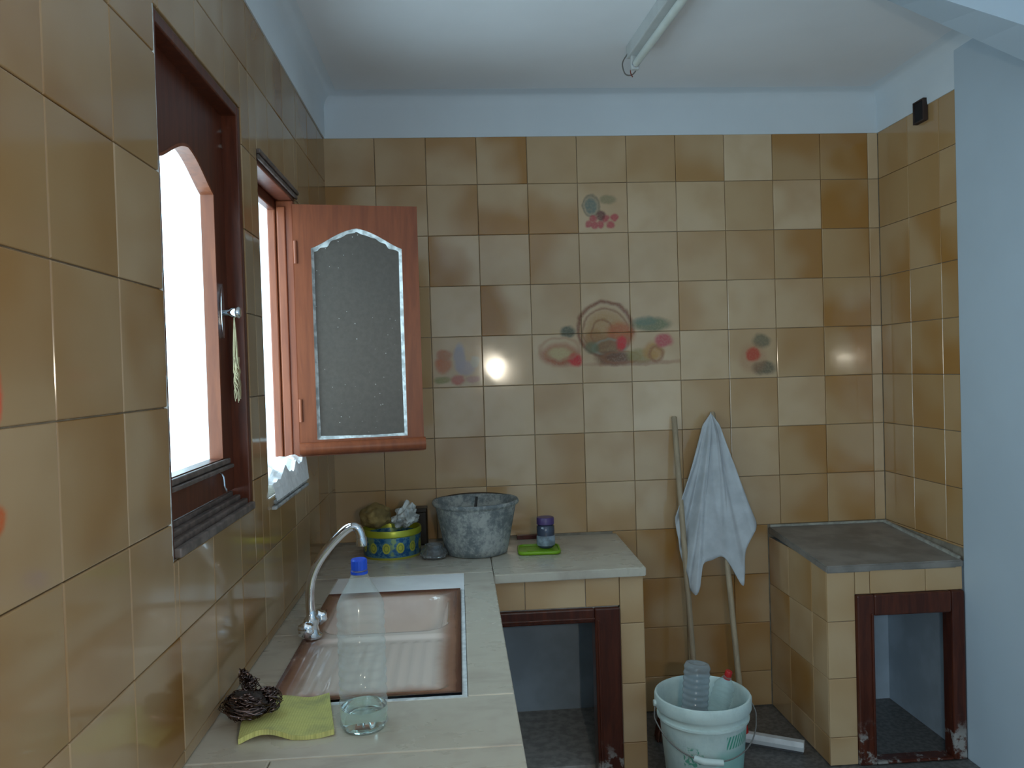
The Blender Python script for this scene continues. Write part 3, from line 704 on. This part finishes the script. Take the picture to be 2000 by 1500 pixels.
# ------------------------------------------------------------------ things on the far arm
def tin_mat():
    t = NT('printed_blue_yellow_tin'); tc = t.n('ShaderNodeTexCoord').outputs['Object']; s = t.n('ShaderNodeSeparateXYZ'); t.l(tc, s.inputs[0])
    ang = t.math('ARCTAN2', s.outputs[1], s.outputs[0]); u = t.math('MULTIPLY', ang, 13/(2*PI)); fu = t.math('SUBTRACT', t.math('FRACT', u), .5)
    du = t.math('DIVIDE', fu, .30); dz = t.math('DIVIDE', t.math('SUBTRACT', s.outputs[2], .042), .020)
    q = t.math('SQRT', t.math('ADD', t.math('MULTIPLY', du, du), t.math('MULTIPLY', dz, dz)))
    nz = t.noise(tc, 60, 4, .7); nz2 = t.noise(tc, 22, 3)
    c = t.mix(t.ramp(nz.outputs[0], .46, .56), (.012, .10, .28, 1), (.10, .26, .36, 1)); c = t.mix(t.ramp(nz2.outputs[0], .56, .64, 0, .7), c, (.30, .42, .10, 1))
    c = t.mix(t.ramp(q, .85, 1.05, 1, 0), c, (.55, .56, .08, 1)); c = t.mix(t.ramp(t.math('ABSOLUTE', t.math('SUBTRACT', q, .55)), .0, .18, .8, 0), c, (.16, .24, .05, 1))
    z = s.outputs[2]; c = t.mix(t.ramp(z, .078, .080), c, (.42, .46, .04, 1)); c = t.mix(t.ramp(z, .007, .009, 1, 0), c, (.40, .40, .05, 1))
    t.l(c, t.b.inputs['Base Color']); t.b.inputs['Metallic'].default_value = .35; t.b.inputs['Roughness'].default_value = .3; return t.m
tin = thing('biscuit_tin', 'round blue and yellow patterned biscuit tin standing open in the back corner', 'tin', (.238, 2.99, CH))
r = .106
obj('tin_body', lathe([(0, .002), (r-.004, .002), (r-.001, 0), (r, .004), (r, .078), (r+.003, .082), (r+.003, .098), (r+.001, .103), (r-.002, .103), (r-.003, .10), (r-.003, .004), (0, .004)], 56), tin_mat(), tin, autos=35)
SP = mat('ochre_sponge', (.30, .215, .08, 1), .95, var=.45, scale=30, bump=1, dist=.004)
o = obj('bath_sponge', blob(.055, 2, .10, 4, (1.05, .9, .78)), SP, smooth=True, loc=(.180, 2.975, CH+.146)); tag(o, 'ochre rounded sponge piled in the patterned tin', 'sponge')
bm = blob(.040, 9, .30, 4, (1.05, .8, .8), 7)
for v in bm.verts:
    if v.co.z > 0: v.co.z *= 1.7*(1-.3*abs(v.co.x)/.05); v.co.x += v.co.z*.30
o = obj('plastic_bag', bm, mat('crumpled_white_film', (.62, .68, .68, 1), .25, var=.5, scale=30, bump=.6), loc=(.288, 2.975, CH+.136)); tag(o, 'crumpled whitish plastic bag sticking up out of the patterned tin', 'bag')
bm = bmesh.new(); box(bm, .262, .365, 3.108, 3.168, CH, CH+.142, bev=.006)
o = obj('dark_canister', bmesh.new(), GROUT); DK = mat('dark_brown_lacquer', (.035, .026, .018, 1), .35, var=.3)
bmesh.ops.translate(bm, verts=bm.verts[:], vec=(-.31, -3.138, -CH)); bm.to_mesh(o.data); bm.free(); o.data.materials.clear(); o.data.materials.append(DK); o.location = (.31, 3.138, CH)
tag(o, 'dark brown box against the wall behind the patterned tin', 'box')
obj('box_lid', bx(-.055, .055, -.033, .033, .128, .146, bev=.004), DK, o)
# glass ashtray
ash = thing('glass_ashtray', 'small dark cut-glass ashtray between the patterned tin and the grey tub', 'ashtray', (.394, 2.895, CH))
GL = mat('smoky_cut_glass', (.55, .58, .60, 1), .04, trans=.85, ior=1.5, var=.1)
obj('dish', lathe([(0, .0), (.040, .0), (.049, .006), (.050, .020), (.043, .034), (.034, .040), (.033, .050), (.029, .050), (.027, .038), (.036, .026), (.040, .016), (0, .014)], 24, wob=lambda k, z: -.0035*(k % 2) if z < .034 else 0), GL, ash)
obj('ash', lathe([(0, .020), (.030, .019), (.036, .0165)], 16), mat('cigarette_ash', (.04, .04, .04, 1), 1, var=.5, scale=100), ash)
# plaster tub
def tub_mat():
    t = NT('plaster_smeared_rubber'); tc = t.n('ShaderNodeTexCoord').outputs['Object']; a = t.noise(tc, 11, 6, .7); b = t.noise(tc, 70, 4, .7)
    f = t.math('ADD', t.math('MULTIPLY', a.outputs[0], .65), t.math('MULTIPLY', b.outputs[0], .35)); c = t.mix(t.ramp(f, .42, .60), (.15, .175, .185, 1), (.40, .42, .40, 1))
    t.l(c, t.b.inputs['Base Color']); t.b.inputs['Roughness'].default_value = .8; t.bump(f, .5, .003); return t.m
TB = tub_mat()
tub = thing('plaster_tub', 'grey plaster-smeared rubber tub on the far worktop against the tiled wall', 'bucket', (.550, 2.958, CH+.0005))
obj('tub_wall', lathe([(0, .003), (.105, .0), (.114, .004), (.120, .03), (.148, .172), (.149, .176), (.158, .180), (.161, .188), (.158, .195), (.150, .194), (.146, .186), (.143, .17), (.112, .010), (0, .008)], 56, wob=lambda k, z: .0025*math.sin(k*.35)*(z/.19)), TB, tub, smooth=True)
obj('plaster', lathe([(0, .150), (.05, .152), (.10, .146), (.137, .150)], 40, wob=None), mat('pale_plaster', (.44, .46, .44, 1), .9, var=.35, scale=20, bump=.6), tub, smooth=True)
pts = [(.160*math.cos(a), .150*math.sin(a), .186+.010*math.sin(a)) for a in [math.radians(x) for x in range(8, 173, 6)]]
obj('handle', tube(pts, .0028, 8), mat('rusty_wire', (.10, .07, .05, 1), .6, .6, var=.4), tub, smooth=True)
o = obj('stirring_stick', tube([(.548, 2.955, CH+.151), (.556, 2.962, CH+.205)], .0052, 8), mat('dark_stick', (.03, .03, .03, 1), .5, var=.2)); tag(o, 'short dark stick standing in the plaster of the grey tub', 'stick')
# green lid + jar
LIME = mat('lime_green_plastic', (.20, .42, .012, 1), .35, var=.15, scale=10)
def rrect(w_, h_, r, n=6):
    out = []
    for cx, cy, a0 in ((w_-r, h_-r, 0), (-w_+r, h_-r, PI/2), (-w_+r, -h_+r, PI), (w_-r, -h_+r, 1.5*PI)):
        for k in range(n+1): a = a0+k/n*PI/2; out.append((cx+r*math.cos(a), cy+r*math.sin(a)))
    return out
lid = thing('green_lid', 'lime green rounded square plastic lid lying on the far worktop', 'lid', (.778, 2.925, CH), rotz=-.05)
bm = bmesh.new(); rings = []
for (a, b, z) in ((.072, .062, 0), (.077, .067, .003), (.078, .068, .011), (.076, .066, .0135), (.072, .062, .0135), (.070, .060, .008)):
    rings.append([bm.verts.new((x, y, z)) for x, y in rrect(a, b, .022)])
for A, B in zip(rings, rings[1:]):
    for k in range(len(A)): bm.faces.new((A[k], A[(k+1) % len(A)], B[(k+1) % len(A)], B[k]))
bm.faces.new(rings[0][::-1]); bm.faces.new(rings[-1]); obj('lid_tray', bm, LIME, lid, autos=60)
obj('lid_ridge', prism(rrect(.045, .036, .015), 'z', .0075, .0098), LIME, lid)
jar = thing('small_jar', 'small blue-grey jar with purple cap standing on the lime green lid', 'jar', (.806, 2.935, CH+.0098))
obj('jar_body', lathe([(0, 0), (.022, 0), (.030, .006), (.033, .022), (.032, .045), (.0335, .060), (.033, .082), (.027, .088), (0, .088)], 32), mat('dark_blue_grey_glass', (.045, .06, .10, 1), .15, var=.3, coat=.5), jar, autos=50)
obj('jar_label', lathe([(.0335, .012), (.0345, .022), (.0342, .040), (.0330, .048)], 32), mat('pale_blue_label', (.28, .35, .42, 1), .5, var=.5, scale=40), jar, smooth=True, label='pale blue mottled label band')
obj('jar_cap', lathe([(.029, .088), (.0325, .089), (.0325, .110), (.030, .114), (0, .114)], 32), mat('purple_cap', (.085, .05, .17, 1), .35, var=.2), jar, autos=40)
o = obj('wood_offcut', bx(-.062, .062, -.012, .012, 0, .016, bev=.002), wood_mat('dark_red_offcut', (.10, .025, .02, 1), (.07, .02, .015, 1)), loc=(.775, 3.150, CH)); o.rotation_euler.z = .03
tag(o, 'thin dark red wood offcut against the tiled wall behind the green lid', 'offcut')

# ------------------------------------------------------------------ lamp, vent, twine
GW = mat('off_white_enamel', (.55, .57, .56, 1), .4, var=.12, scale=12)
lamp = thing('ceiling_lamp', 'bare white fluorescent batten lamp on the ceiling, unlit', 'lamp', (1.128, 2.72, HC), rotz=math.radians(3.5))
bm = bx(-.021, .021, -1.22, 0, -.045, 0, bev=.004); obj('housing', bm, GW, lamp)
for yy in (-.03, -1.19): obj('lamp_holder', bx(-.014, .014, yy-.010, yy+.010, -.092, -.044, bev=.004), GW, lamp)
obj('tube', tube([(0, -.04, -.075), (0, -1.18, -.075)], .0125, 18), mat('unlit_phosphor_tube', (.62, .66, .62, 1), .25, var=.05), lamp, autos=50)
for yy in (-.042, -1.178): obj('tube_cap', tube([(0, yy-.008, -.075), (0, yy+.008, -.075)], .0132, 18), CHROME, lamp, autos=50)
WIRE = mat('grey_wire', (.18, .17, .16, 1), .5, var=.2)
obj('wire', tube(spline([(-.018, -.02, -.03), (-.028, .02, -.05), (-.012, .045, -.078), (.012, .035, -.082), (.026, .015, -.055), (.016, -.01, -.02)]), .0022, 8), WIRE, lamp, smooth=True, label='loose wire loop hanging at the lamp end')
obj('wire', tube(spline([(.002, .0, -.03), (.006, .02, -.05), (.002, .03, -.075), (.012, .04, -.09)]), .002, 8), mat('red_brown_wire', (.25, .05, .03, 1), .5, var=.2), lamp, smooth=True)
vent = thing('wall_vent', 'small square vent high in the right tiled wall, its dark inside painted black', 'vent', (W-.018, 2.862, 2.320))
DKV = mat('vent_dark_paint', (.012, .010, .012, 1), .9, var=.2); DKF = mat('dark_brown_rim', (.05, .03, .025, 1), .7, var=.3)  # black colour paints the dark inside the vent, no opening is cut
obj('vent_box', bx(-.004, .017, -.028, .028, -.040, .029), DKV, vent)
bm = bmesh.new(); box(bm, -.008, .010, -.034, -.0285, -.046, .035, bev=.001); box(bm, -.008, .010, .0285, .034, -.046, .035, bev=.001); box(bm, -.008, .010, -.0285, .0285, -.046, -.0405, bev=.001); box(bm, -.008, .010, -.0285, .0285, .0295, .035, bev=.001)
obj('vent_rim', bm, DKF, vent)
tw = bmesh.new()
for k in range(9):
    dx, dy = R2.uniform(-.006, .008), R2.uniform(-.012, .014); L = R2.uniform(.10, .14)
    P_ = [(-.002, 1.857, 1.548), (-.001+dx*.3, 1.855+dy*.4, 1.52), (dx*.6, 1.852+dy, 1.47), (dx, 1.850+dy*.5, 1.548-L)]
    tube(spline(P_, 6), .0011, 5, tw)
for k in range(34):
    a, b = R2.uniform(0, 6.3), R2.uniform(.006, .013); z_ = R2.uniform(1.385, 1.435)
    c = Vector((.002, 1.851, z_)); tube(spline([c+Vector((b*.5*math.cos(a), b*math.sin(a), .02)), c+Vector((b*.6*math.cos(a+1), b*math.sin(a+1), .0)), c+Vector((b*.6*math.cos(a+2.4), b*math.sin(a+2.4), -.01)), c+Vector((b*.4*math.cos(a+3), b*1.1*math.sin(a+3), -.034))], 4), .0010, 4, tw)
tube([(-.002, 1.857, 1.552), (.006, 1.857, 1.551), (.006, 1.857, 1.545), (-.002, 1.857, 1.545)], .0016, 6, tw)
o = obj('twine_bundle', tw, mat('straw_twine', (.42, .34, .20, 1), .8, var=.3, scale=60)); tag(o, 'frayed straw-coloured twine hanging from the closed window latch', 'twine')

# ------------------------------------------------------------------ pail, bottles in it, broom, squeegee, rag
def pail_mat():
    t = NT('white_pail_green_print'); tc = t.n('ShaderNodeTexCoord').outputs['Object']; s = t.n('ShaderNodeSeparateXYZ'); t.l(tc, s.inputs[0])
    ang = t.math('ARCTAN2', s.outputs[0], t.math('MULTIPLY', s.outputs[1], -1.)); u = t.math('MULTIPLY', ang, .135); z = s.outputs[2]
    def band(v, a, b, e=.002): return t.math('MULTIPLY', t.ramp(v, a-e, a+e), t.ramp(v, b-e, b+e, 1, 0))
    GRN = (.05, .36, .24, 1); TEAL = (.28, .58, .52, 1)
    nz = t.noise(tc, 16, 5, .7); c = t.mix(t.ramp(nz.outputs[0], .4, .7), (.60, .72, .70, 1), (.50, .62, .61, 1))
    # pale teal panel, slanting stripe block, small brush strokes
    c = t.mix(t.math('MULTIPLY', t.math('MULTIPLY', band(u, .005, .21, .02), band(z, .03, .225, .02)), .8), c, TEAL)
    st = t.math('SINE', t.math('MULTIPLY', t.math('ADD', u, t.math('MULTIPLY', z, -.35)), 2*PI/.0125))
    c = t.mix(t.math('MULTIPLY', t.math('MULTIPLY', band(u, .035, .155), band(z, .232, .272)), t.ramp(st, -.3, .2, .15, .95)), c, GRN)
    n2 = t.noise(tc, 46, 3, .6, 1.2)
    c = t.mix(t.math('MULTIPLY', t.math('MULTIPLY', band(u, -.105, -.04), band(z, .175, .235, .006)), t.ramp(n2.outputs[0], .50, .54, 0, .85)), c, GRN)
    c = t.mix(t.math('MULTIPLY', t.math('MULTIPLY', band(u, -.12, .0), band(z, .06, .15, .006)), t.ramp(n2.outputs[0], .52, .55, 0, .8)), c, GRN)
    t.l(c, t.b.inputs['Base Color']); t.b.inputs['Roughness'].default_value = .38; return t.m
PX, PY, PZ = 1.246, 2.49, .362
PM = pail_mat(); PW = mat('white_pail_plastic', (.62, .72, .70, 1), .4, var=.1, scale=12)
pail = thing('plastic_pail', 'white plastic pail with faded green print on the floor before the mop sticks', 'bucket', (PX, PY, 0))
obj('pail_body', lathe([(0, .003), (.104, .0), (.110, .006), (.136, .285), (.137, .290), (.1445, .291), (.1445, .297), (.138, .299), (.1395, .318), (.149, .320), (.1515, .326), (.1515, .352), (.149, .360), (.144, .362), (.141, .358), (.138, .345), (.132, .285), (.106, .012), (0, .010)], 64), PM, pail, autos=40)
bp = [(-.152, 0, .335)]+[(.165*math.sin(a)*1.0, -.150*math.cos(a)*1., .335-.125*math.cos(a)**.8) for a in [math.radians(x) for x in range(-80, 81, 8)]]+[(.152, 0, .335)]
bail = obj('bail', tube(spline(bp, 3), .0022, 8), WIRE, pail, smooth=True)
obj('grip', tube([(-.072, -.140, .221), (-.045, -.152, .214), (.012, -.156, .209)], [.0095, .0105, .0095], 14), PW, bail, autos=50, label='white plastic grip on the wire')
for s_ in (-1, 1): obj('lug', tube([(s_*.146, 0, .336), (s_*.158, 0, .336)], .010, 14), PW, pail, autos=50)
g1 = bottle('smoky grey plastic bottle leaning upside down inside the white pail', (0, 0, 0), .36, .042, PETG, RED)
def aim(o, a, b):     # local +z runs from a to b
    a, b = Vector(a), Vector(b); q = (b-a).to_track_quat('Z', 'Y'); o.location = a; o.rotation_mode = 'QUATERNION'; o.rotation_quaternion = q
aim(g1, (1.236, 2.50, .452), (1.195, 2.47, .10))
g2 = bottle('small clear plastic bottle with red cap leaning inside the white pail', (0, 0, 0), .20, .034, PET, RED)
aim(g2, (1.292, 2.545, .222), (1.345, 2.520, .410))

def stick_thing(nm, label, cat, a, b, r=.011, over=.0):
    t = thing(nm, label, cat, (b[0], b[1], 0)); bl = Vector(t.location)
    A, B = Vector(a)-bl, Vector(b)-bl
    obj('stick', tube([A, A+(B-A)*.004, A+(B-A)*.5, B], [r*.7, r, r, r], 16), STICK, t, autos=50); return t, bl
broom, bl = stick_thing('broom', 'broom leaning on the tiled wall, its bare stick left of the hanging rag', 'broom', (1.363, 3.168, 1.20), (1.362, 2.945, .10))
BX = mat('red_brown_bristles', (.16, .055, .03, 1), .8, var=.4, scale=60)
bm = bmesh.new(); box(bm, -.15, .15, -.022, .022, .085, .115, bev=.008); bhd = obj('broom_head', bm, mat('dark_red_broom_block', (.14, .03, .02, 1), .5, var=.3), broom, loc=None)
bm = bmesh.new()
for i in range(30):
    for j in range(4):
        x = -.142+.284*i/29; y = -.016+.032*j/3; dx = (x*.12); tube([(x, y, .088), (x+dx*.6, y*1.2, .04), (x+dx+R2.uniform(-.004, .004), y*1.6, .003)], [.004, .0045, .005], 5, bm)
bo = obj('bristles', bm, BX, broom, kind='stuff')
sq, bl2 = stick_thing('floor_squeegee', 'floor squeegee leaning on the tiled wall, its stick under the hanging rag', 'squeegee', (1.520, 3.166, 1.212), (1.512, 2.872, .075))
an = math.atan2(2.776-2.88, 1.69-1.51)
WHP = mat('white_squeegee_plastic', (.66, .68, .70, 1), .4, var=.15)
M4 = Matrix.Rotation(an, 4, 'Z')
def sqp(nm, bm, m, **k):
    bmesh.ops.transform(bm, matrix=M4, verts=bm.verts[:]); return obj(nm, bm, m, sq, **k)
hd_ = bmesh.new(); prism([(-.016, .014), (-.020, .030), (-.012, .046), (.012, .046), (.020, .030), (.016, .014)], 'x', -.195, .212, hd_); sqp('squeegee_bar', hd_, WHP)
sqp('rubber_blade', bx(-.192, .209, -.004, .004, .001, .016), mat('grey_rubber', (.10, .10, .11, 1), .7, var=.2))
obj('socket', tube([(0, -.004, .040), (0, .012, .095)], [.018, .014], 16), RED, sq, autos=50, label='red plastic socket')
# rag draped over the top of the squeegee stick
def rag():
    bm = bmesh.new(); ax, az = 1.501, 1.216; NR, NA = 44, 130
    hem = [(1.336, .815), (1.345, .72), (1.362, .60), (1.372, .535), (1.395, .56), (1.415, .64), (1.450, .655), (1.492, .665), (1.520, .635), (1.558, .560), (1.572, .60), (1.590, .69), (1.640, .785), (1.612, .84)]
    seg = spline([(a, 0, b) for a, b in hem], 10); Ls = [0]
    for p, q in zip(seg, seg[1:]): Ls.append(Ls[-1]+(q-p).length)
    G = []
    for k in range(NA+1):
        t = k/NA*Ls[-1]; i_ = max(n for n in range(len(Ls)-1) if Ls[n] <= t+1e-9) if t < Ls[-1] else len(Ls)-2
        f = (t-Ls[i_])/(Ls[i_+1]-Ls[i_]+1e-9); h = seg[i_].lerp(seg[i_+1], f); u = k/NA; row = []
        for i in range(NR+1):
            s = i/NR; s2 = s**1.05
            x0 = ax+(.022)*(u-.5)*2*min(1, s*8)
            x = x0+(h.x-x0)*(s2**1.12); z = az-.008*(abs(u-.5)*2)+(h.z-az)*s2
            y = 3.128-.045*s-.030*math.sin(PI*u)*min(1, s*6)-.016*math.sin(u*21+.6+s*1.2)*min(1, s*2)-.009*math.sin(u*47+s*3)*s
            y -= .03*s*s
            sy = 2.872+(z-.075)/1.137*.294
            if u > .30: y = min(y, sy-.020-.004*math.sin(u*30))
            else: y += (1-u/.30)*(.052*s)
            row.append(bm.verts.new((x, min(y, D-.012), z)))
        G.append(row)
    for A, B in zip(G, G[1:]):
        for i in range(NR): bm.faces.new((A[i], A[i+1], B[i+1], B[i]))
    bmesh.ops.remove_doubles(bm, verts=bm.verts[:], dist=1e-5)
    return bm
RAG = mat('grey_white_cotton', (.52, .55, .58, 1), .95, var=.18, scale=14, bump=.3)
o = obj('cleaning_rag', rag(), RAG, smooth=True); tag(o, 'greyish white cleaning rag draped over the top of the squeegee stick', 'rag')
md = o.modifiers.new('thickness', 'SOLIDIFY'); md.thickness = .0035; md.offset = 0
print('TILES', sum(1 for q in bpy.data.objects if q.name.startswith('tile')))
